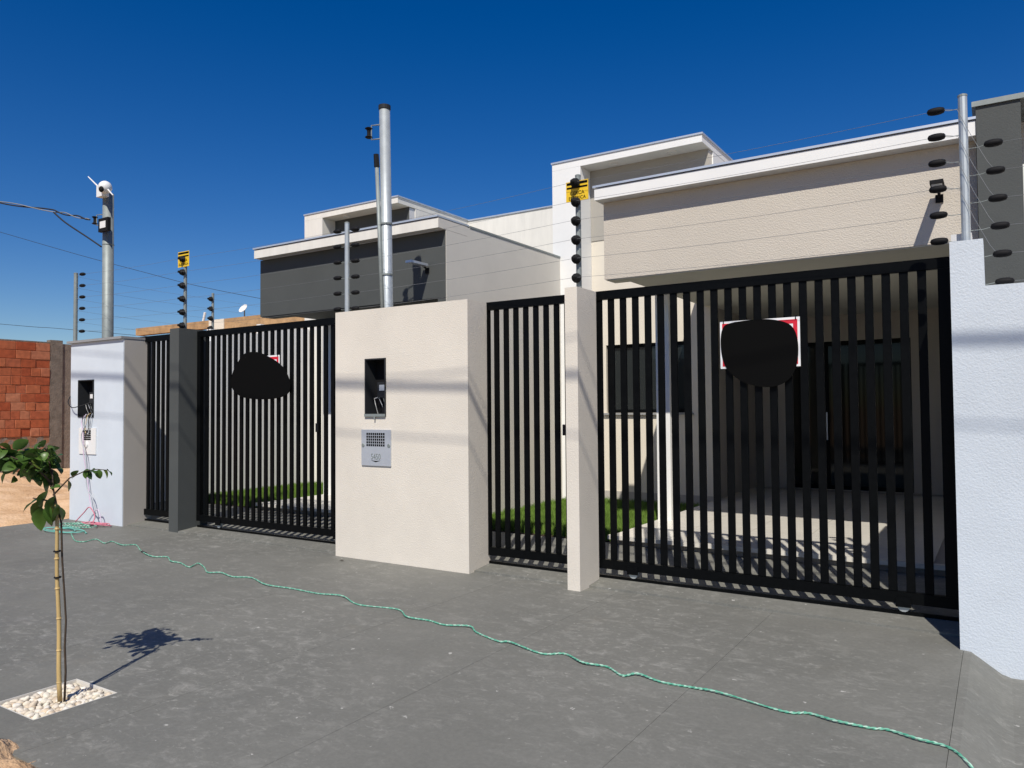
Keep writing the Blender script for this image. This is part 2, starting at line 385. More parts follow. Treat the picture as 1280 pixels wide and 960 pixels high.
# ------------------------------------------------------------------ gates
GY = 6.19
def bar_mesh(wd, dp, h):
    bm = B(); box(bm, -wd/2, wd/2, -dp/2, dp/2, 0, h); 
    ed = bm.edges[:]; bmesh.ops.bevel(bm, geom=ed, offset=.0025, segments=1, affect='EDGES')
    me = bpy.data.meshes.new('bar'); bm.to_mesh(me); bm.free(); me.materials.append(blackm); return me
def gate(name, label, x0, x1, bars, cat='gate', wheels=(), top=2.598, lock=None, stile=.07, bw=.054):
    e = empty(name, ((x0+x1)/2, GY, .042), label, cat)
    build('top_rail', box(B(), x0, x1, GY-.025, GY+.025, top-.078, top), blackm, e, bevel=.003)
    build('bottom_rail', box(B(), x0, x1, GY-.025, GY+.025, .125, .205), blackm, e, bevel=.003)
    for xa in (x0+.0005, x1-stile-.0005):
        build('stile', box(B(), xa, xa+stile, GY-.0245, GY+.0245, .206, top-.079), blackm, e, bevel=.003)
    me = bar_mesh(bw, .024, top-.079-.206)
    for x in bars: link('bar', me, None, e, (x, GY, .206))
    build('floor_track', box(B(), x0, x1, GY-.012, GY+.012, .036, .066), blackm, e)
    for x in wheels:
        wv = build('wheel', lathe(B(), [(.02, -.018), (.042, -.016), (.036, 0), (.042, .016), (.02, .018)], (x, GY-.001, .105), 'Y'), galv, e, smooth=False)
        build('wheel_housing', box(B(), x-.05, x+.05, GY-.036, GY-.0255, .10, .17), blackm, e, bevel=.003)
    if lock: build('lock', box(B(), lock[0]-.02, lock[0]+.02, GY-.045, GY-.0255, lock[1]-.05, lock[1]+.05), blackp, e, bevel=.004)
    return e
gate('sliding_gate', 'wide black barred sliding gate between the cream pillar and the cool white wall', -3.16, -.2515, [-3.024+.11686*k for k in range(23)], wheels=(-.62, -2.72), stile=.10, bw=.058)
gate('sliding_gate', 'wide black barred sliding gate between the dark grey pillar and the cream wall', -8.85, -6.0, [-8.667+.1143*k for k in range(23)], wheels=(-8.4, -6.3), lock=(-6.6, 1.35))
gate('pedestrian_gate', 'narrow black barred gate between the cream wall and the slim cream pillar', -4.313, -3.22, [-4.138+.1122*k for k in range(8)], lock=(-3.37, 1.35), stile=.088)
gate('pedestrian_gate', 'narrow black barred gate between the bluish white wall and the dark pillar', -10.21, -9.09, [-10.08+.1122*k for k in range(9)], stile=.075)

def blob(n, cx, cz, rx, rz, ex=2.6, wob=.04, sd=1):
    return [(cx+rx*math.copysign(abs(math.cos(t))**(2/ex), math.cos(t))*(1+wob*math.sin(3*t+sd)), cz+rz*math.copysign(abs(math.sin(t))**(2/ex), math.sin(t))*(1+wob*math.sin(2*t+sd))) for t in [2*math.pi*k/n for k in range(n)]]
BL1 = [(-1.909, 2.064), (-1.894, 2.181), (-1.828, 2.229), (-1.591, 2.245), (-1.437, 2.221), (-1.348, 2.171), (-1.308, 2.063), (-1.311, 1.908), (-1.355, 1.785), (-1.447, 1.719), (-1.57, 1.703), (-1.727, 1.745), (-1.841, 1.832), (-1.892, 1.932)]
BL2 = [(-8.131, 1.868), (-8.101, 2.028), (-7.993, 2.164), (-7.871, 2.259), (-7.631, 2.267), (-7.398, 2.189), (-7.227, 2.105), (-7.114, 2.006), (-7.045, 1.861), (-7.086, 1.749), (-7.296, 1.695), (-7.659, 1.69), (-7.96, 1.734)]
def smooth_poly(P, n=6):
    Q = []; N = len(P)
    for i in range(N):
        a, b, c, d = [Vector(P[(i+k) % N]) for k in (-1, 0, 1, 2)]
        for k in range(n):
            t = k/n; q = .5*((2*b)+(c-a)*t+(2*a-5*b+4*c-d)*t*t+(3*b-a-3*c+d)*t**3); Q.append((q.x, q.y))
    return Q
def sale_sign(x0, x1, z0, z1, label, bl):
    y = GY-.032
    e = empty('gate_sign', ((x0+x1)/2, y, z0), label, 'sign')
    build('board', box(B(), x0, x1, y-.004, y, z0, z1), whitep, e)
    bm = B(); mg, tw = .018, .032
    for a in ((x0+mg, x1-mg, z1-mg-tw, z1-mg), (x0+mg, x1-mg, z0+mg, z0+mg+tw), (x0+mg, x0+mg+tw, z0+mg+tw, z1-mg-tw), (x1-mg-tw, x1-mg, z0+mg+tw, z1-mg-tw)):
        box(bm, a[0], a[1], y-.0055, y-.0042, a[2], a[3])
    build('red_border', bm, redp, e)
    bm = B(); p = smooth_poly(bl); f = [bm.verts.new((x, y-.012, z)) for x, z in p]; g = [bm.verts.new((x, y-.006, z)) for x, z in p]
    bm.faces.new(f); bm.faces.new(g[::-1])
    for i in range(len(p)): bm.faces.new((f[i], g[i], g[(i+1) % len(p)], f[(i+1) % len(p)]))
    c = build('black_blot', bm, blackp2, e); c['label'] = 'plain black rounded blot over the face of the sign'  # blacked-out area of the sign face, built as a flat black shape
    for x in (x0+.03, x1-.03):
        build('cable_tie', tube(B(), [(x, y-.006, z1-.02), (x, y-.012, z1-.004), (x, y+.01, z1+.012)], .004, 6), blackp, e)
sale_sign(-1.915, -1.29, 1.86, 2.245, 'white sign with red border and blacked-out face on gate by cool white wall', BL1)
sale_sign(-7.88, -7.24, 1.80, 2.215, 'white sign with red border and blacked-out face on gate by dark pillar', BL2)

# ------------------------------------------------------------------ houses
def round_disc(name, x, y, z, r, material, parent):
    return build(name, lathe(B(), [(r*.55, -.004), (r*.62, -.012), (r, -.012), (r, 0)], (x, y, z), 'Z', 20), material, parent)
tile_me = None
def house(dx, pal, label):
    e = empty('house', (-3.0+dx, 10.8, .1), label, 'house')
    X = lambda v: v+dx
    # carport floor with tiles, on a raised step
    fl = build('carport_floor', box(B(), X(-3.52), X(-.26), 7.46, 13.19, -.1, .19), groutm, e)
    nose = build('step_nosing', box(B(), X(-3.55), X(-.262), 7.40, 7.462, .155, .1975), tilem, e, bevel=.004)
    bm = box(B(), -.297, .297, -.297, .297, 0, .008); me = bpy.data.meshes.new('floor_tile'); bm.to_mesh(me); bm.free(); me.materials.append(tilem)
    for i in range(5):
        for j in range(9): link('tile', me, None, fl, (X(-3.21+.6*i), 7.765+.6*j, .1905))
    # carport roof, front beam, cornice
    build('carport_ceiling', box(B(), X(-3.6), X(-.14), 7.80, 13.19, 3.02, 3.2), pal['ceil'], e)
    build('front_beam', box(B(), X(-3.62), X(-.118), 7.55, 7.798, 2.955, 3.80), pal['beam'], e, bevel=.004)
    build('beam_soffit', box(B(), X(-3.60), X(-.14), 7.56, 7.79, 2.945, 2.9545), pal['ceil'], e)
    co = build('cornice', box(B(), X(-3.57 if dx else -3.655), X(-.115), 7.395, 8.0, 3.802, 3.925), pal['corn'], e, bevel=.004)
    build('flashing', box(B(), X(-3.585 if dx else -3.67), X(-.112), 7.38, 8.05, 3.936, 3.958), flash, co)
    # roof box side (right boundary)
    build('side_wall', box(B(), X(-.27)+.02, X(-.119), 7.80, 13.3, -.1, 3.92), pal['side'], e)
    if dx:
        build('side_skin', box(B(), X(-.1175), X(-.112), 7.552, 13.28, -.05, 3.80), pal['side'], e)
        build('upper_side_skin', box(B(), X(-.1175), X(-.112), 8.002, 13.28, 3.8005, 3.92), pal['side'], e)
        build('cornice_end_skin', box(B(), X(-.1145), X(-.111), 7.396, 8.0, 3.803, 3.924), pal['side'], e)
    if dx: build('side_beam_end', box(B(), X(-.25), X(-.119), 7.556, 7.799, -.1, 2.944), pal['beam'], e)
    build('parapet_flashing', box(B(), X(-.29), X(-.105), 8.06, 13.3, 3.922, 3.95), galv_d, e)
    build('roof_sheet', box(B(), X(-3.6), X(-.26), 8.0, 13.19, 3.21, 3.5), galv_d, e)
    # bedroom wall with window
    wx0, wx1, wz0, wz1 = X(-5.19), X(-3.83), 1.47, 2.53
    build('front_wall', holed(B(), [X(-5.425), wx0, wx1, X(-3.50)], [-.05, wz0, wz1, 5.315], 10.85, 11.0, {(1, 1)}), pal['wall'], e)
    build('bedroom_side_wall', box(B(), X(-3.62), X(-3.50), 11.002, 13.2, -.05, 3.3), pal['wall2'], e)
    build('back_wall', holed(B(), [X(-3.498), X(-3.02), X(-1.14), X(-.26)], [-.05, .2, 2.6, 3.3], 13.2, 13.35, {(1, 1)}), pal['wall2'], e)
    build('carport_post', box(B(), X(-3.50), X(-3.33), 8.70, 8.90, .198, 3.018), white, e, bevel=.004)
    build('skirting', box(B(), X(-5.42), X(-3.50), 10.835, 10.849, .0, .26), pal['skirt'], e)
    # window
    wn = build('window', holed(B(), [wx0+.001, wx0+.05, X(-4.53), X(-4.49), wx1-.05, wx1-.001], [wz0+.001, wz0+.05, wz1-.05, wz1-.001], 10.90, 10.95, {(1, 1), (3, 1)}), blackm, e)
    build('pane', box(B(), wx0+.045, X(-4.525), 10.922, 10.928, wz0+.045, wz1-.045), glassw, wn)
    build('pane', box(B(), X(-4.495), wx1-.045, 10.916, 10.922, wz0+.045, wz1-.045), glassw, wn)
    build('sill', box(B(), wx0-.04, wx1+.04, 10.80, 10.898, wz0-.03, wz0-.001), coping, wn)
    # glass sliding door
    d = [X(-3.018), X(-2.96), X(-2.40), X(-2.35), X(-1.78), X(-1.73), X(-1.2), X(-1.142)]
    dr = build('sliding_door', holed(B(), d, [.202, .27, 2.53, 2.598], 13.22, 13.27, {(1, 1), (3, 1), (5, 1)}), blackm, e)
    for a, b, yy in ((1, 2, 13.24), (3, 4, 13.25), (5, 6, 13.24)): build('pane', box(B(), d[a]-.004, d[b]+.004, yy, yy+.006, .266, 2.534), glassd, dr)
    build('handle', box(B(), X(-2.385), X(-2.365), 13.19, 13.205, 1.0, 1.45), silver, dr, bevel=.003)
    # roof tower
    build('tower_leg', box(B(), X(-5.93), X(-5.427), 10.5, 11.0, -.05, 5.325), white if not dx else pal['corn'], e, bevel=.004)
    sl = build('tower_roof', box(B(), X(-5.93), X(-3.48), 10.5, 14.5, 5.327, 5.435), pal['corn'], e, bevel=.004)
    build('flashing', box(B(), X(-5.945), X(-3.465), 10.485, 14.52, 5.437, 5.462), flash, sl)
    if pal['recess']:
        build('recess_panel', box(B(), X(-5.42), X(-3.502), 10.838, 10.848, 4.2, 5.325), pal['recess'], e)
    build('tower_side', box(B(), X(-3.62), X(-3.483), 10.852 + .15, 14.4, 3.51, 5.325), pal['corn'], e)
    for xx in (-4.95, -4.0): round_disc('downlight', X(xx), 10.68, 5.326, .07, pvcw, e)
    if dx:
        build('rear_wall', box(B(), X(-3.478), X(-.05), 12.67, 12.82, 3.2, 5.42), white_d, e)
        build('rear_flashing', box(B(), X(-3.46), X(-.03), 12.65, 12.85, 5.422, 5.45), flash, e)
    build('tower_back', box(B(), X(-5.93), X(-3.622), 14.2, 14.4, 0, 5.32), pal['corn'], e)
    build('tower_left_side', box(B(), X(-5.93), X(-5.78), 11.002, 14.19, 0, 5.32), pal['corn'], e)
    return e
house(0, dict(ceil=ceilm, beam=beamc, corn=white, side=lgrey, wall=cream_s, wall2=mgrey, skirt=mgrey, recess=recess_shade), 'beige house with white cornice and tall white roof tower beside carport')
house(-5.69, dict(ceil=dgrey, beam=dgrey, corn=white_d, side=sidew, wall=lgrey, wall2=lgrey, skirt=mgrey, recess=dgrey), 'house with dark grey carport beam and off white cornice, grey side wall')

# neighbouring house at the right, only its corner shows
e = empty('house', (1.5, 9, -.1), 'neighbouring house with dark grey corner panel behind the cool white wall', 'house')
build('corner_panel', box(B(), -.112, .20, 7.38, 8.2, -.1, 4.03), dgrey, e, bevel=.004)
build('corner_flashing', box(B(), -.14, 4, 7.36, 8.25, 4.032, 4.075), galv_d, e)
build('white_wall', box(B(), .203, 5, 7.40, 7.6, -.1, 3.5), white, e)
build('upper_recess', box(B(), .203, 5, 8.0, 8.2, 3.4, 4.03), lgrey, e)
build('side_wall', box(B(), -.112, 0, 8.21, 13, -.1, 4.0), dgrey, e)

# floodlights that stick out from the beams
def floodlight(x, label, z=3.40):
    e = empty('floodlight', (x, 7.54, z), label, 'light')
    build('arm', tube(B(), [(x, 7.548, z-.05), (x, 7.50, z-.02), (x, 7.46, z-.008)], .012, 8), blackp, e)
    build('mount', box(B(), x-.03, x+.03, 7.536, 7.549, z-.09, z-.02), blackp, e, bevel=.002)
    bd = build('lamp_body', box(B(), x-.05, x+.05, 7.18, 7.50, z-.008, z+.022), blackp if x > -2 else silver, e, bevel=.005)
    build('lens', box(B(), x-.04, x+.04, 7.20, 7.40, z-.0115, z-.0085), silver, e)
floodlight(-.40, 'black floodlight sticking out from the beige carport beam')
floodlight(-6.10, 'grey floodlight sticking out from the dark grey carport beam', 3.37)

# lawns
def lawn(xa, xb, ya, yb, label, n):
    bm = B(); box(bm, xa, xb, ya, yb, -.1, .07); s = struct('lawn_soil', bm, soilm)
    v, f = [], []
    for i in range(n):
        x = random.uniform(xa+.02, xb-.02); y = random.uniform(ya+.02, yb-.02); a = random.uniform(0, 6.28); h = random.uniform(.05, .12); wd = random.uniform(.004, .008)
        lx, ly = random.gauss(0, .03), random.gauss(0, .03); k = len(v)
        v += [(x-wd*math.cos(a), y-wd*math.sin(a), .07), (x+wd*math.cos(a), y+wd*math.sin(a), .07), (x+lx, y+ly, .07+h)]; f.append((k, k+1, k+2))
    me = bpy.data.meshes.new('grass'); me.from_pydata(v, [], f); o = link('grass', me, grassm)
    tag(o, label, 'grass', kind='stuff')
lawn(-5.92, -3.60, 7.72, 10.83, 'green lawn in front of the window of the beige house', 42000)
lawn(-11.44, -9.28, 7.72, 10.83, 'green lawn behind the gate with the dark grey pillar', 42000)

# ------------------------------------------------------------------ meter boxes and intercom plates
def meter_box(x0, x1, z0, z1, y, label, cover):
    e = empty('meter_box', ((x0+x1)/2, y+.05, z0), label, 'meter box')
    build('case', holed(B(), [x0+.001, x0+.014, x1-.014, x1-.001], [z0+.001, z0+.014, z1-.014, z1-.001], y-.012, y+.16, {(1, 1)}), rubber, e)
    build('back_plate', box(B(), x0+.013, x1-.013, y+.145, y+.155, z0+.013, z1-.013), blackp, e)
    cx = (x0+x1)/2+.03
    build('meter', box(B(), cx-.06, cx+.07, y+.06, y+.144, z0+.20, z0+.36), rubber, e, bevel=.01)
    build('meter_dial', box(B(), cx-.03, cx+.05, y+.054, y+.0595, z0+.27, z0+.33), pvcw if not cover else silver, e, bevel=.002)
    build('breaker', box(B(), cx-.02, cx+.07, y+.08, y+.144, z0+.03, z0+.10), blackp, e, bevel=.004)
    for k in range(4):
        xx = x0+.06+.045*k
        build('lead', tube(B(), [(xx, y+.13, z0+.02), (xx+.01, y+.08, z0+.12), (xx+.03*math.sin(k*2), y+.07, z0+.19), (cx, y+.10, z0+.22+.03*k)], .004, 6), [pvcw, cablem, silver, galv_d][k], e)
    if cover:
        build('lower_lip', box(B(), x0+.002, x1-.002, y-.022, y-.0125, z0+.002, z0+.03), galv_d, e, bevel=.004)
        build('seal_knob', tube(B(), [(cx-.03, y-.018, z0+.004), (cx-.03, y-.02, z0-.03)], .008, 8), galv_d, e)
    return e
meter_box(-5.557, -5.27, 1.477, 2.08, 5.845, 'dark electricity meter box set in the cream wall', True)
meter_box(-11.165, -10.755, 1.475, 2.01, 5.86, 'open black meter box with loose wires in the bluish white wall', False)
def plate(x0, x1, z0, z1, y, label, cols, rows, material, number):
    e = empty('intercom_plate', ((x0+x1)/2, y, z0), label, 'intercom')
    build('plate', box(B(), x0, x1, y-.014, y-.001, z0, z1), material, e, bevel=.003)
    wd, ht = x1-x0, z1-z0
    gx0, gx1, gz0, gz1 = x0+wd*.17, x0+wd*.81, z0+ht*.53, z0+ht*.92
    sx, sz = (gx1-gx0)/cols, (gz1-gz0)/rows
    bm = box(B(), -sx*.36, sx*.36, -.0012, 0, -sz*.38, sz*.38); me = bpy.data.meshes.new('grille_hole'); bm.to_mesh(me); bm.free(); me.materials.append(blackp2)
    for i in range(cols):
        for j in range(rows): link('grille_hole', me, None, e, (gx0+sx*(i+.5), y-.0145, gz0+sz*(j+.5)))
    if number:
        text_mesh('house_number', number, .085, ((x0+x1)/2, y-.0155, z0+ht*.245), galv_d, e, xs=.8)
        bm = B(); v = [bm.verts.new(p) for p in ((x0+wd*.33, y-.0152, z0+ht*.15), (x0+wd*.5, y-.0152, z0+ht*.10), (x0+wd*.67, y-.0152, z0+ht*.15), (x0+wd*.5, y-.0152, z0+ht*.135))]
        bm.faces.new(v); bmesh.ops.solidify(bm, geom=bm.faces[:], thickness=.001); build('arrow_mark', bm, blackp, e)
        for xx in (x0+wd*.06, x0+wd*.94): build('screw', lathe(B(), [(.018, -.018), (.022, -.0145)], (xx, y, z0+ht*.56), 'Y', 12), galv_d, e)
    return e
plate(-5.60, -5.20, .975, 1.345, 5.845, 'silver intercom plate with black grille and number in the cream wall', 9, 5, silver, '5450')
p = plate(-11.12, -10.68, .955, 1.325, 5.86, 'white intercom plate with slots below the open meter box', 1, 5, pvcw, None)
build('button', lathe(B(), [(.03, -.03), (.045, -.024), (.045, -.0142)], (-10.92, 5.86, 1.09), 'Y', 14), pvcw, p)

# ------------------------------------------------------------------ electric fence
def ring_ins(x, y, z, parent, yaw_=0):
    # elongated black strain insulator lying along X
    bm = B(); lathe(bm, [(.008, -.06), (.022, -.052), (.029, -.03), (.031, -.01), (.031, .01), (.029, .03), (.022, .052), (.008, .06)], (0, 0, 0), 'X', 12)
    bmesh.ops.scale(bm, verts=bm.verts, vec=(.88, 1.1, .80))
    bmesh.ops.translate(bm, verts=bm.verts, vec=(x, y, z)); return build('insulator', bm, blackp, parent, smooth=True)
def spool_ins(x, y, z, parent):
    bm = lathe(B(), [(.006, -.075), (.016, -.07), (.014, -.055), (.034, -.035), (.038, -.028), (.026, -.02), (.044, -.006), (.044, .004), (.01, .012)], (x, y, z), 'Y', 12)
    return build('insulator', bm, blackp, parent, smooth=False)
def fence_post(x, y, z0, z1, r, label, ins, material=galv, lean=0):
    e = empty('fence_post', (x, y, z0), label, 'fence post', None)
    build('pipe', tube(B(), [(x, y, z0-.08), (x+lean, y, z1)], r, 12), material, e, smooth=False)
    build('pipe_cap', lathe(B(), [(r*1.08, 0), (r*1.08, .012), (r*.6, .018)], (x+lean, y, z1), 'Z', 12), galv_d, e)
    for kind, ix, iy, iz in ins:
        if kind == 'r':
            ring_ins(ix, iy, iz, e)
            s = 1 if ix > x else -1
            build('hook_wire', tube(B(), [(x+s*r*.7, y, iz-.012), (x+s*(abs(ix-x)*.5), (y+iy)/2, iz-.012), (ix-s*.03, iy, iz)], .0025, 5), galv_d, e)
        else: spool_ins(ix, iy, iz, e)
    return e
zR = [3.522-.1758*k for k in range(6)]; zP = [3.53-.168*k for k in range(6)]; zC = [3.56-.176*k for k in range(6)]
zN = [3.245-.181*k for k in range(6)]
pr = fence_post(-.16, 5.80, 2.6, 3.585, .027, 'galvanised fence post with black insulators on the cool white wall', [('r', -.315, 5.80, z) for z in zR]+[('r', .005+.008*k, 5.80, z) for k, z in enumerate(zN)])
# jumper wires hanging in loops at the right post
for k in range(4):
    za, zb = zR[k], zN[min(k+1, 5)]
    build('jumper_wire', tube(B(), [(-.27, 5.785, za), (-.19, 5.762, za-.03), (-.11, 5.762, (za+zb)/2), (-.03, 5.775, zb+.06), (.01, 5.79, zb)], .0016, 5), wirem, pr)
fence_post(-3.10, 5.95, 2.59, 3.60, .024, 'dark fence post with yellow warning sign on the slim cream pillar', [('s', -3.10, 5.908 if k else 5.90, z) for k, z in enumerate(zP)], galv_d)
fence_post(-6.09, 6.12, 2.4, 3.63, .027, 'galvanised fence post in front of the dark grey beam', [('r', -6.235, 6.12, z) for z in zC]+[('r', -5.965, 6.12, z-.01) for z in zC])
fence_post(-9.045, 6.12, 2.625, 3.64, .022, 'thin fence post with yellow warning sign on the dark grey pillar', [('s', -9.045, 6.085, z) for z in zC], galv_d)
fence_post(-11.50, 5.98, 2.58, 3.60, .028, 'galvanised fence post on the bluish white wall by the brick wall', [('r', -11.30, 5.97, 3.575-.168*k) for k in range(6)], galv_d)
fence_post(-11.52, 8.33, 2.5, 3.59, .022, 'far thin fence post behind the dark grey pillar', [('s', -11.52, 8.297, 3.50-.17*k) for k in range(5)], galv_d)

ORD = ['topmost', 'second from top', 'third from top', 'third from bottom', 'second from bottom', 'lowest']
def strand(pts, label, sag=.015):
    out = []
    for a, b in zip(pts[:-1], pts[1:]):
        a, b = Vector(a), Vector(b)
        for i in range(9):
            t = i/9; p = a.lerp(b, t); p.z -= sag*4*t*(1-t); out.append(p)
    out.append(Vector(pts[-1]))
    return tag(build('fence_wire', tube(B(), out, .0013, 4), wirem), label, 'wire', 'electric fence wires')
for k in range(6):
    strand([(-.36, 5.80, zR[k]), (-3.10, 5.868, zP[k]), (-5.92, 6.12, zC[k]-.01)], ORD[k]+' electric fence wire above the wide gate and the cream wall')
    strand([(-6.28, 6.12, zC[k]), (-9.045, 6.04, zC[k]), (-11.25, 5.97, 3.575-.168*k)], ORD[k]+' electric fence wire from the dark pillar to the bluish white wall')
    strand([(.05+.008*k, 5.80, zN[k]), (5.8, 5.8, zN[k]-.02)], ORD[k]+' electric fence wire along the neighbouring wall')
for k in range(5):
    strand([(-11.5, 6.01, 3.56-.168*k), (-11.52, 8.25, 3.50-.17*k), (-11.55, 13, 3.45-.17*k)], ORD[k]+' electric fence wire running back along the vacant lot')

def warn_sign(x0, x1, z0, z1, y, label, lettered=True):
    e = empty('warning_sign', ((x0+x1)/2, y, z0), label, 'sign')
    build('plate', box(B(), x0, x1, y, y+.003, z0, z1), yellow, e)
    h = z1-z0; wd = x1-x0
    bm = B(); box(bm, x0+.008, x1-.008, y-.0016, y-.0004, z1-h*.17, z1-h*.05); build('black_band', bm, blackp2, e)
    bm = B(); box(bm, x0+.008, x1-.008, y-.0016, y-.0004, z1-h*.36, z1-h*.27); build('black_band', bm, blackp2, e)
    text_mesh('lettering', 'CERCA', h*.25, ((x0+x1)/2, y-.0012, z0+h*.40), blackp2, e)
    text_mesh('lettering', 'ELÉTRICA', h*.23, ((x0+x1)/2, y-.0012, z0+h*.16), blackp2, e, xs=.95)
    return e
warn_sign(-3.205, -2.985, 3.375, 3.555, 5.9225, 'yellow electric fence warning sign on the slim cream pillar post')
warn_sign(-9.17, -8.93, 3.46, 3.665, 6.0945, 'yellow electric fence warning sign on the dark pillar post')

# ------------------------------------------------------------------ service poles
def insul_bracket(x, y, z, e):
    build('bracket', tube(B(), [(x+.03, y-.02, z-.08), (x-.07, y-.05, z-.08), (x-.07, y-.05, z+.08), (x+.03, y-.02, z+.08)], .008, 6), galv_d, e)
    build('spool_insulator', lathe(B(), [(.03, -.06), (.045, -.05), (.022, -.03), (.020, 0), (.022, .03), (.045, .05), (.03, .06)], (x-.10, y-.06, z), 'Z', 12), blackp, e)
e = empty('service_pole', (-5.68, 6.36, 0), 'tall galvanised pole with black cap rising behind the cream wall', 'pole')
pp = build('pole', tube(B(), [(-5.665, 6.36, 0), (-5.745, 6.36, 4.93)], [.066, .060], 20), galv, e, smooth=True)
build('pole_cap', lathe(B(), [(.068, 0), (.068, .045), (.05, .05)], (-5.745, 6.36, 4.92), 'Z', 16), rubber, e)
build('conduit', tube(B(), [(-5.70, 6.285, 2.3), (-5.795, 6.285, 4.28)], .022, 10), galv_d, e, smooth=True)
build('conduit_head', tube(B(), [(-5.794, 6.285, 4.26), (-5.80, 6.28, 4.40)], [.032, .030], 10), blackp, e)
insul_bracket(-5.80, 6.33, 4.66, e)
for z in (3.05, 3.62): build('clamp', lathe(B(), [(.071, -.009), (.071, .009)], (-5.665-.0163*z, 6.355, z), 'Z', 16), galv_d, e)
e = empty('service_pole', (-11.25, 6.36, 0), 'grey service pole topped by a white camera behind the bluish white wall', 'pole')
build('pole', tube(B(), [(-11.29, 6.36, 0), (-11.33, 6.36, 4.86)], [.082, .078], 20), galv_d, e, smooth=True)
build('joint_band', lathe(B(), [(.083, -.006), (.083, .006)], (-11.32, 6.36, 4.08), 'Z', 16), galv_d, e)
insul_bracket(-11.45, 6.34, 4.47, e)
e = empty('security_camera', (-11.27, 6.27, 4.72), 'white twin antenna security camera on top of the grey service pole', 'camera')
def ball(name, c, r, material, parent, sc=(1, 1, 1)):
    bm = B(); bmesh.ops.create_uvsphere(bm, u_segments=16, v_segments=10, radius=r); bmesh.ops.scale(bm, verts=bm.verts, vec=sc)
    bmesh.ops.translate(bm, verts=bm.verts, vec=c); return build(name, bm, material, parent, smooth=True)
build('body', box(B(), -11.37, -11.20, 6.20, 6.30, 4.78, 4.95), pvcw, e, bevel=.03, seg=3)
hd = ball('head', (-11.13, 6.20, 4.89), .095, pvcw, e); ball('lens', (-11.10, 6.125, 4.84), .045, blackp, e, (1, .7, 1))
build('antenna', tube(B(), [(-11.36, 6.24, 4.93), (-11.60, 6.2, 5.13)], [.012, .008], 8), pvcw, e)
build('antenna', tube(B(), [(-11.05, 6.2, 4.84), (-10.83, 6.15, 4.71)], [.012, .008], 8), pvcw, e)
e = empty('floodlight', (-11.2, 6.25, 4.2), 'small black floodlight clamped to the grey service pole', 'light')
build('case', box(B(), -11.31, -11.06, 6.20, 6.25, 4.24, 4.44), blackp, e, bevel=.01)
build('lens', box(B(), -11.26, -11.11, 6.194, 6.199, 4.29, 4.39), pvcw, e)
build('bracket', tube(B(), [(-11.2, 6.25, 4.34), (-11.24, 6.29, 4.34)], .015, 8), galv_d, e)

def cable(pts, r, label, material=cablem, name='overhead_cable', twist=0, cat='cable', seg=6, sub=6, group=None, smooth=True):
    # Catmull-Rom through the points
    P = [Vector(p) for p in pts]; Q = []
    for i in range(len(P)-1):
        a, b, c, d = P[max(i-1, 0)], P[i], P[i+1], P[min(i+2, len(P)-1)]
        for k in range(sub):
            t = k/sub; Q.append(.5*((2*b)+(c-a)*t+(2*a-5*b+4*c-d)*t*t+(3*b-a-3*c+d)*t**3))
    Q.append(P[-1])
    return tag(build(name, tube(B(), Q, r, seg), material, smooth=smooth), label, cat, group)
# service drop: two twisted conductors
drop = [Vector((-18.5, 1.2, 5.9)), Vector((-15.6, 3.3, 5.32)), Vector((-13.3, 4.96, 4.86)), Vector((-12.0, 5.9, 4.60)), Vector((-11.57, 6.22, 4.47))]
for s, lab in ((0, 'black strand of the twisted service cable reaching the grey pole'), (math.pi, 'bare strand of the twisted service cable reaching the grey pole')):
    pts = []
    for i in range(len(drop)-1):
        for k in range(10):
            t = k/10; p = drop[i].lerp(drop[i+1], t); a = (i*10+k)*.9+s; pts.append(p+Vector((0, .012*math.cos(a), .016*math.sin(a))))
    pts.append(drop[-1])
    cable(pts, .011 if s == 0 else .008, lab, cablem if s == 0 else wirem, sub=3)
cable([(-12.0, 5.9, 4.58), (-11.85, 6.0, 4.42), (-11.6, 6.2, 4.2), (-11.40, 6.3, 4.05)], .012, 'black cable drooping from the twisted service cable into the grey pole')
cable([(-64, 12, 17.5), (-49.5, 21.3, 12.23), (-43.2, 25.5, 10.04), (-36.9, 29.6, 8.23), (-20, 40.5, 4.6)], .014, 'far dark power line sloping down behind the grey service pole', name='power_line')
cable([(-60, 9, 8.1), (-44.1, 19.1, 6.21), (-41, 21.1, 5.89), (-30, 28, 4.6)], .012, 'far power line low above the brick wall', name='power_line')

# overhead street lines behind the camera, whose shadows cross the walls
def street_line(zs, r, label):
    pts = []
    for x, z in zs:
        p = Vector((x, 5.85, z)); t = 4.9/abs(sdir.y); pts.append(p+sdir*t)
    a = pts[0]+(pts[0]-pts[1])*3; b = pts[-1]+(pts[-1]-pts[-2])*3
    cable([a]+pts+[b], r, label, name='street_power_line', sub=10)
street_line([(-10, 2.03), (-5, 1.775), (-.2, 1.68)], .024, 'thick bundled street power line above the pavement edge')
street_line([(-10, 2.32), (-5, 1.87), (-.2, 2.50)], .007, 'upper street line crossing above the bundled power line')
street_line([(-10, 1.49), (-5, 1.27), (-.2, 1.14)], .007, 'lower thin street line under the bundled power line')

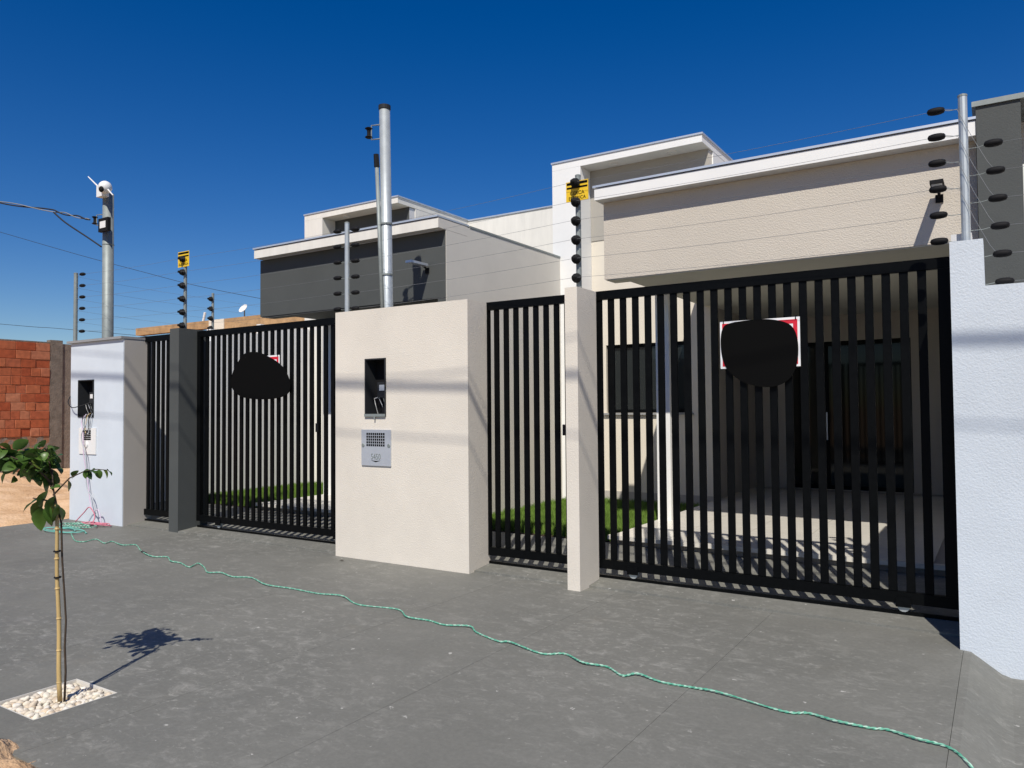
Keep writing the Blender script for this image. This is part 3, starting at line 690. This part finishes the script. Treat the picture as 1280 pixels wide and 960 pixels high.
# ------------------------------------------------------------------ brick wall across the vacant lot
e = empty('brick_wall', (-17.3, 8, .2), 'red hollow brick wall with concrete post across the sandy lot', 'wall')
core = build('mortar_core', box(B(), -17.42, -17.285, -2, 8.46, .1, 3.02), mat('reddish_mortar', (.34, .17, .10), .95, var=.3, vscale=8, bump=.6, bscale=40, bdist=.01), e)
build('concrete_post', box(B(), -17.44, -17.28, 8.462, 8.72, .1, 3.12), conc_p, e, bevel=.015, seg=2)
build('far_mortar_wall', box(B(), -17.42, -17.31, 8.722, 16, .1, 3.05), mortar, e)
bm = B()                                              # rough plinth
NN = 40
for j in range(NN):
    pass
bmesh.ops.create_grid(bm, x_segments=60, y_segments=10, size=1)
for v in bm.verts:
    u, t = v.co.x, v.co.y
    v.co = (-17.285+.03*mn.noise((u*25, t*4, 1)), 5.6+u*2.86, .55+t*.47+(.05*mn.noise((u*14, 3, 3)) if t > .9 else 0))
build('plinth_render', bm, mortar, e, smooth=True)
ch = .182; z = 1.04; row = 0
meshes = {}
def brick_mesh(L):
    key = round(L, 3)
    if key not in meshes:
        bm = box(B(), -.05, .0, -L/2, L/2, -.086, .086); bmesh.ops.bevel(bm, geom=bm.edges[:], offset=.006, segments=1, affect='EDGES')
        me = bpy.data.meshes.new('brick'); bm.to_mesh(me); bm.free(); me.materials.append(brickm); meshes[key] = me
    return meshes[key]
while z + ch < 3.12:
    y = 8.455
    while y > 5.4:
        L = random.choice([.19, .19, .29, .29, .39]); 
        link('brick', brick_mesh(L-.008), None, e, (-17.272+random.uniform(-.012, .010), y-L/2, z+ch/2)); y -= L
    z += ch; row += 1
build('wall_cap', box(B(), -17.43, -17.29, 5.2, 8.46, z+.002, z+.03), mortar, e, bevel=.01)

# unfinished house far behind, brown parapet
e = empty('house', (-25, 19.5, 0), 'far unfinished house with brown parapet behind the dark grey pillar', 'house')
build('parapet', box(B(), -31.6, -26.5, 19, 19.3, 4.86, 5.17), brownw, e); build('parapet', box(B(), -25.55, -14, 19, 19.3, 4.72, 5.17), brownw, e)
build('plaster_patch', box(B(), -26.49, -25.56, 18.97, 19.3, 4.6, 5.17), cream_s, e)
build('wall', box(B(), -31.4, -14, 19.1, 19.4, -.1, 4.719), brownw, e)
build('lower_roof', box(B(), -25.5, -15, 18.2, 19.09, 4.42, 4.50), white_d, e)
build('back_volume', box(B(), -31.4, -14, 19.41, 26, -.1, 4.6), mortar, e)
def dish(x, y, z, label):
    e = empty('satellite_dish', (x, y, z), label, 'satellite dish')
    build('mast', tube(B(), [(x, y, z-.1), (x, y, z+.28)], .025, 8), galv_d, e)
    bm = lathe(B(), [(.02, 0), (.10, .02), (.16, .05), (.2, .09), (.19, .095), (.15, .06), (.02, .02)], (0, 0, 0), 'Y', 18)
    bmesh.ops.rotate(bm, verts=bm.verts, cent=(0, 0, 0), matrix=Matrix.Rotation(R(-35), 3, 'X') @ Matrix.Rotation(math.pi, 3, 'Z'))
    bmesh.ops.translate(bm, verts=bm.verts, vec=(x, y, z+.30)); build('reflector', bm, pvcw, e, smooth=True)
dish(-24.6, 19.2, 5.17, 'small white satellite dish on the far brown parapet')
e = tag(build('vent_pipe', tube(B(), [(-27.2, 19.2, 5.1), (-27.05, 19.2, 5.55)], .05, 8), pvcw), 'leaning white vent pipe on the far brown parapet', 'pipe')

# ------------------------------------------------------------------ tree pit and sapling
pit = empty('tree_pit', (-4.35, 2.18, -.06), 'square planting pit full of cream pebbles around the sapling', 'tree pit')
build('sand_bed', box(B(), -4.562, -4.138, 1.962, 2.403, -.14, -.042), mat('pale_sand', (.44, .36, .25), .95, var=.4, vscale=30, bump=.6, bscale=80, bdist=.01), pit)
bm = B()
for a in ((-4.5595, -4.554, 1.9655, 2.3995), (-4.146, -4.1405, 1.9655, 2.3995), (-4.553, -4.147, 1.9655, 1.971), (-4.553, -4.147, 2.394, 2.3995)): box(bm, a[0], a[1], a[2], a[3], -.05, .001)
build('rim', bm, tilem, pit)
pm = []
for k in range(6):
    bm = B(); bmesh.ops.create_icosphere(bm, subdivisions=2, radius=1)
    for v in bm.verts:
        s = 1+.28*mn.noise(v.co*1.3+Vector((k*7, 0, 0)))
        v.co = Vector((v.co.x*.019*s, v.co.y*.014*s, v.co.z*.0105*s))
    me = bpy.data.meshes.new('pebble'); bm.to_mesh(me); bm.free(); me.materials.append(pebblem)
    for p_ in me.polygons: p_.use_smooth = True
    pm.append(me)
cnt = 0
for i in range(17):
    for j in range(17):
        if cnt >= 289: break
        x = -4.533+(.366)*(i+random.uniform(.2, .8))/17; y = 1.992+.383*(j+random.uniform(.2, .8))/17
        o = link('pebble', random.choice(pm), None, pit, (x, y, -.036+random.uniform(0, .028))); cnt += 1
        o.rotation_euler = (random.gauss(0, .35), random.gauss(0, .35), random.uniform(0, 6.3)); s = random.uniform(.95, 1.5); o.scale = (s, s, s)

TB = Vector((-4.29, 2.17, -.03)); rr_ = Vector((math.cos(yaw), math.sin(yaw), 0)); bk = Vector((-math.sin(yaw), math.cos(yaw), 0))
def tp(a, z, d=0): return TB + rr_*a + bk*d + Vector((0, 0, z+.03))      # a: sideways, z: height, d: depth from the stem
tree = empty('sapling', tuple(TB), 'young tree with broad green leaves tied to a bamboo cane', 'tree')
st = build('stake', tube(B(), [tp(-.003*math.sin(k)-.032*k/12, 1.05*k/12, .0) for k in range(13)], [.0122-.0003*k for k in range(13)], 12), bamboo, tree, smooth=True)
for z in (.10, .27, .44, .60, .76, .92): build('node_ring', lathe(B(), [(.0112, -.006), (.0138, 0), (.0112, .006)], tuple(tp(-.003*math.sin(z/1.05*12)-.032*z/1.05, z)), 'Z', 12), bamboo, st)
for z in (.66, .80): build('tie', lathe(B(), [(.017, -.004), (.019, 0), (.017, .004)], tuple(tp(-.032*z/1.05, z)), 'Z', 10), blackp, tree)
build('trunk', tube(B(), [tp(.012, -.02, .02), tp(.016, .15, .022), tp(.011, .28, .02), tp(.015, .42, .022), tp(.006, .55, .022), tp(-.008, .75, .02), tp(-.012, .95, .015), tp(-.030, 1.05, 0), tp(-.05, 1.14, .0), tp(-.055, 1.24, 0)], [.006, .0055, .0055, .005, .005, .005, .005, .005, .0045, .003], 8), barkm, tree, smooth=True)
def leaf_mesh(L, W, fold, droop):
    bm = B(); pr = [(0, .02), (.15, .62), (.35, .98), (.55, 1), (.75, .78), (.9, .42), (1, .0)]
    mid = []; lf = []; rt = []
    for t, ww in pr:
        z = -droop*t*t*L; mid.append(bm.verts.new((t*L, 0, z)))
        lf.append(bm.verts.new((t*L*.98, ww*W, z+fold*ww*W-.06*W*math.sin(t*9)))); rt.append(bm.verts.new((t*L*.98, -ww*W, z+fold*ww*W+.05*W*math.sin(t*8))))
    for i in range(len(pr)-1):
        bm.faces.new((mid[i], mid[i+1], lf[i+1], lf[i])); bm.faces.new((mid[i+1], mid[i], rt[i], rt[i+1]))
    bmesh.ops.remove_doubles(bm, verts=bm.verts, dist=1e-5)
    me = bpy.data.meshes.new('leaf'); bm.to_mesh(me); bm.free(); me.materials.append(leafm)
    for p_ in me.polygons: p_.use_smooth = True
    return me
leaves = [leaf_mesh(.075, .026, .25, .25), leaf_mesh(.062, .024, .35, .4), leaf_mesh(.085, .030, .15, .5), leaf_mesh(.055, .019, .5, .3)]
def leaf(p, dirv, sc=1, roll_=None, k=None):
    o = link('leaf', leaves[random.randrange(4) if k is None else k], None, tree, p)
    q = Vector(dirv).normalized().to_track_quat('X', 'Z'); o.rotation_mode = 'QUATERNION'
    from mathutils import Quaternion
    o.rotation_quaternion = q @ Quaternion((1, 0, 0), random.gauss(0, .6) if roll_ is None else roll_); o.scale = (sc, sc, sc)
twigs = [  # (points as sideways, height, depth)
    [(-.05, 1.13, 0), (-.13, 1.24, .03), (-.27, 1.29, .07), (-.44, 1.28, .10)],
    [(-.05, 1.16, 0), (-.12, 1.28, -.08), (-.24, 1.33, -.12), (-.40, 1.34, -.10)],
    [(-.05, 1.10, 0), (.02, 1.19, .03), (.09, 1.225, .05), (.155, 1.235, .06), (.21, 1.23, .06)],
    [(-.04, 1.06, 0), (-.09, 1.08, -.02), (-.14, 1.09, -.03)],
    [(-.055, 1.2, 0), (-.09, 1.30, .02), (-.12, 1.36, .04)],
    [(-.05, 1.15, .0), (-.16, 1.27, .12), (-.30, 1.32, .20)]]
for tw in twigs: build('branch', tube(B(), [tp(*p) for p in tw], [.005-.0008*i for i in range(len(tw))], 6), barkm, tree, smooth=True)
# crown leaves along the twigs
for ti, n in ((0, 74), (1, 68), (5, 56), (4, 26)):
    tw = [tp(*p) for p in twigs[ti]]
    for i in range(n):
        t = random.uniform(.22, 1)*(len(tw)-1); a = int(min(t, len(tw)-1.001)); p = tw[a].lerp(tw[a+1], t-a)
        p = p+Vector((random.gauss(0, .02), random.gauss(0, .02), random.gauss(.0, .03)))
        leaf(p, (random.gauss(-.2, .8), random.gauss(0, .8), random.gauss(-.18, .35)), random.uniform(.7, 1.15))
tw = [tp(*p) for p in twigs[2]]
for i, (f_, dz, sd_) in enumerate([(.9, -.5, .3), (1.5, -.2, -.6), (1.9, .2, .5), (2.2, -.9, -.2), (2.5, .1, .6), (2.9, -.2, -.6), (3.2, -1.3, .1), (3.6, -1.2, .8), (3.95, -.4, 1.2), (2.0, -.6, .9), (1.2, .4, .2), (.5, .1, -.4)]):
    a = int(min(f_, 3.99)); p = tw[a].lerp(tw[a+1], f_-a); leaf(p, tuple(rr_*sd_+Vector((0, 0, dz))+bk*random.uniform(-.4, .4)), random.uniform(.6, .95))
# low leaves near the tie
for a, z, d, dr, k, s in ((-.03, 1.10, -.02, (-.55, -.1, -1), 2, 1.1), (-.09, 1.08, -.03, (-.7, 0, -.75), 2, 1.0), (-.11, 1.085, -.03, (-.9, -.2, -.5), 0, 1.1), (-.05, 1.05, -.03, (-.2, -.2, -1), 2, 1.05),
                     (-.02, 1.06, -.02, (.25, 0, -1), 2, 1.0), (-.015, 1.04, 0, (.45, 0, -.9), 0, .9), (-.10, 1.04, -.02, (-.3, 0, -1), 2, 1.15), (-.06, 1.13, -.03, (-.5, 0, -.6), 0, 1.1)):
    leaf(tp(a, z, d), sc=s*1.2, roll_=random.uniform(-.5, .5), k=k, dirv=tuple(rr_*dr[0]+bk*dr[1]+Vector((0, 0, dr[2]))))

# ------------------------------------------------------------------ cords and litter
cordm = bpy.data.materials.new('green_white_twisted_cord'); cordm.use_nodes = True
t = cordm.node_tree; b = t.nodes['Principled BSDF']; b.inputs['Roughness'].default_value = .5
g = t.nodes.new('ShaderNodeNewGeometry'); wv = t.nodes.new('ShaderNodeTexWave'); wv.inputs['Scale'].default_value = 9; wv.bands_direction = 'DIAGONAL'; wv.inputs['Distortion'].default_value = 3
wv.inputs['Detail Scale'].default_value = 3
t.links.new(g.outputs['Position'], wv.inputs['Vector']); r_ = t.nodes.new('ShaderNodeValToRGB')
r_.color_ramp.elements[0].color = (.07, .33, .22, 1); r_.color_ramp.elements[1].color = (.38, .58, .47, 1); r_.color_ramp.elements[0].position = .45; r_.color_ramp.elements[1].position = .72
t.links.new(wv.outputs['Fac'], r_.inputs[0]); t.links.new(r_.outputs[0], b.inputs['Base Color'])
cord = [(-10.02, 5.18), (-9.4, 4.91), (-9.22, 4.92), (-9.23, 5.07), (-8.91, 4.99), (-8.94, 5.1), (-8.56, 5.01), (-8.47, 5.11), (-8.11, 4.95), (-7.78, 4.82), (-7.6, 4.8), (-7.47, 4.86), (-7.21, 4.73), (-7.06, 4.74), (-6.8, 4.66), (-6.86, 4.8), (-6.66, 4.73), (-6.42, 4.6), (-6.28, 4.64), (-6.05, 4.60), (-5.86, 4.66), (-5.5, 4.53), (-5.2, 4.56), (-4.87, 4.55), (-4.62, 4.58), (-4.32, 4.46), (-3.96, 4.51), (-3.74, 4.37), (-3.55, 4.39), (-3.38, 4.36), (-3.2, 4.41), (-3.08, 4.33), (-2.84, 4.24), (-2.75, 4.25), (-2.47, 4.17), (-2.34, 4.24), (-2.16, 4.14), (-2.01, 4.16), (-1.87, 4.07), (-1.8, 4.13), (-1.64, 4.09), (-1.45, 4.1), (-1.31, 4.09), (-0.96, 4.02), (-0.85, 4.06), (-0.72, 4.02), (-0.56, 4.03), (-0.49, 4.05), (-0.36, 4.0), (-0.24, 3.99)]
pts3 = [(x, y, .0085+.006*(i % 3 == 0)) for i, (x, y) in enumerate(cord)]+[(-.17, 3.92, -.002), (-.1, 3.86, -.05), (.02, 3.77, -.115), (.4, 3.4, -.125)]
# two strands wound around each other
def wound(pts, r, off, phase, pitch_, sub=14):
    P = [Vector(p) for p in pts]; Q = []
    for i in range(len(P)-1):
        a, b_, c, d = P[max(i-1, 0)], P[i], P[i+1], P[min(i+2, len(P)-1)]
        for k in range(sub):
            t = k/sub; Q.append(.5*((2*b_)+(c-a)*t+(2*a-5*b_+4*c-d)*t*t+(3*b_-a-3*c+d)*t**3))
    out = []; s = 0
    for i, q in enumerate(Q):
        if i: s += (q-Q[i-1]).length
        dv = (Q[min(i+1, len(Q)-1)]-Q[max(i-1, 0)]).normalized(); n1 = dv.cross(Vector((0, 0, 1))).normalized(); n2 = n1.cross(dv)
        an = s/pitch_*2*math.pi+phase; out.append(q+off*(math.cos(an)*n1+math.sin(an)*n2))
    return out
e = empty('extension_cord', (-4.9, 4.55, 0), 'green and white twisted cord snaking across the grey pavement', 'cord')
build('strand', tube(B(), wound(pts3, .004, .0030, 0, .06), .0042, 6), cordm, e, smooth=True)
build('strand', tube(B(), wound(pts3, .004, .0030, math.pi, .06), .0042, 6), mat('pale_green_sheath', (.17, .43, .31), .5), e, smooth=True)
build('taped_joint', tube(B(), [(-2.20, 4.165, .0095), (-2.14, 4.14, .0095)], .0075, 8), rubber, e, smooth=True)
build('taped_joint', tube(B(), [(-8.0, 4.90, .01), (-7.86, 4.86, .012)], .010, 8), rubber, e, smooth=True)
# coils at the foot of the bluish wall
def coil(cx, cy, rx, ry, n, z, r, material, label, name='cord_coil', seed=1):
    rg = random.Random(seed); pts = []
    N = n*12
    for i in range(N+1):
        a = 2*math.pi*i/12+rg.uniform(-.15, .15); k = 1+.35*math.sin(i*.37+seed)
        pts.append((cx+rx*k*math.cos(a)+.04*math.sin(i*.9), cy+ry*k*math.sin(a), z+.006*(i/12)+rg.uniform(0, .01)))
    cable(pts, r, label, material, name=name, cat='cord', sub=3)
tealm = mat('teal_cord', (.16, .45, .38), .5); pinkm = mat('pink_cord', (.62, .20, .26), .5); lilac = mat('lilac_cord', (.62, .50, .62), .5); greyc = mat('grey_cord', (.45, .47, .50), .5)
coil(-10.25, 5.22, .34, .12, 3, .008, .006, tealm, 'loose teal cord coil at the foot of the bluish white wall', seed=2)
coil(-10.55, 5.55, .30, .10, 3, .010, .006, cordm, 'green cord coil beside the pink cord heap', seed=5)
coil(-10.42, 5.72, .24, .06, 4, .012, .006, pinkm, 'pink cord heap against the bluish white wall', seed=8)
# cords dropping from the open meter box
for i, (mt, lab, pts) in enumerate((
    (lilac, 'lilac cord hanging from the open meter box', [(-10.95, 5.86, 1.52), (-11.0, 5.82, 1.42), (-10.92, 5.80, 1.25), (-10.90, 5.80, .95), (-10.82, 5.815, .6), (-10.74, 5.81, .3), (-10.62, 5.78, .18), (-10.45, 5.77, .20), (-10.36, 5.76, .02)]),
    (greyc, 'grey cord hanging from the open meter box', [(-10.90, 5.86, 1.52), (-10.86, 5.81, 1.38), (-10.95, 5.79, 1.2), (-10.84, 5.80, .9), (-10.84, 5.815, .5), (-10.66, 5.80, .35), (-10.58, 5.80, .1), (-10.62, 5.72, .012)]),
    (pinkm, 'pink cord looped up against the bluish white wall', [(-10.95, 5.72, .015), (-10.80, 5.76, .15), (-10.68, 5.77, .23), (-10.55, 5.77, .13), (-10.50, 5.72, .02)]),
    (cablem, 'black cable looping out of the open meter box', [(-10.93, 5.95, 1.70), (-11.05, 5.80, 1.63), (-11.2, 5.78, 1.62), (-11.33, 5.80, 1.70), (-11.385, 5.86, 1.78)]))):
    cable(pts, .007, lab, mt, name='hanging_cord', cat='cord', sub=5)
for i in range(5):
    x = -11.0+.05*i
    cable([(x, 5.93, 1.50+.02*i), (x+.02, 5.84, 1.50), (x+.05*math.sin(i*3), 5.825, 1.38-.03*i), (-10.93+.02*i, 5.82, 1.25)], .005, ['black', 'dull grey', 'tan', 'second black', 'pale grey'][i]+' loose wire end over the slotted intercom plate', [cablem, galv_d, bamboo, cablem, greyc][i], name='loose_wire', cat='wire', group='loose wires over the intercom plate')
# dead leaf scraps on the pavement
for x, y, a in ((-5.72, 5.66, .3),):
    bm = B(); pts_ = [(-.035, 0, .004), (0, .012, .012), (.04, .004, .006), (.005, -.012, .014)]
    bm.faces.new([bm.verts.new(q) for q in pts_]); bmesh.ops.solidify(bm, geom=bm.faces[:], thickness=.003)
    bmesh.ops.translate(bm, verts=bm.verts, vec=(x, y, .004)); tag(build('dry_leaf', bm, barkm), 'dark dry leaf on the pavement by the cream wall', 'leaf')
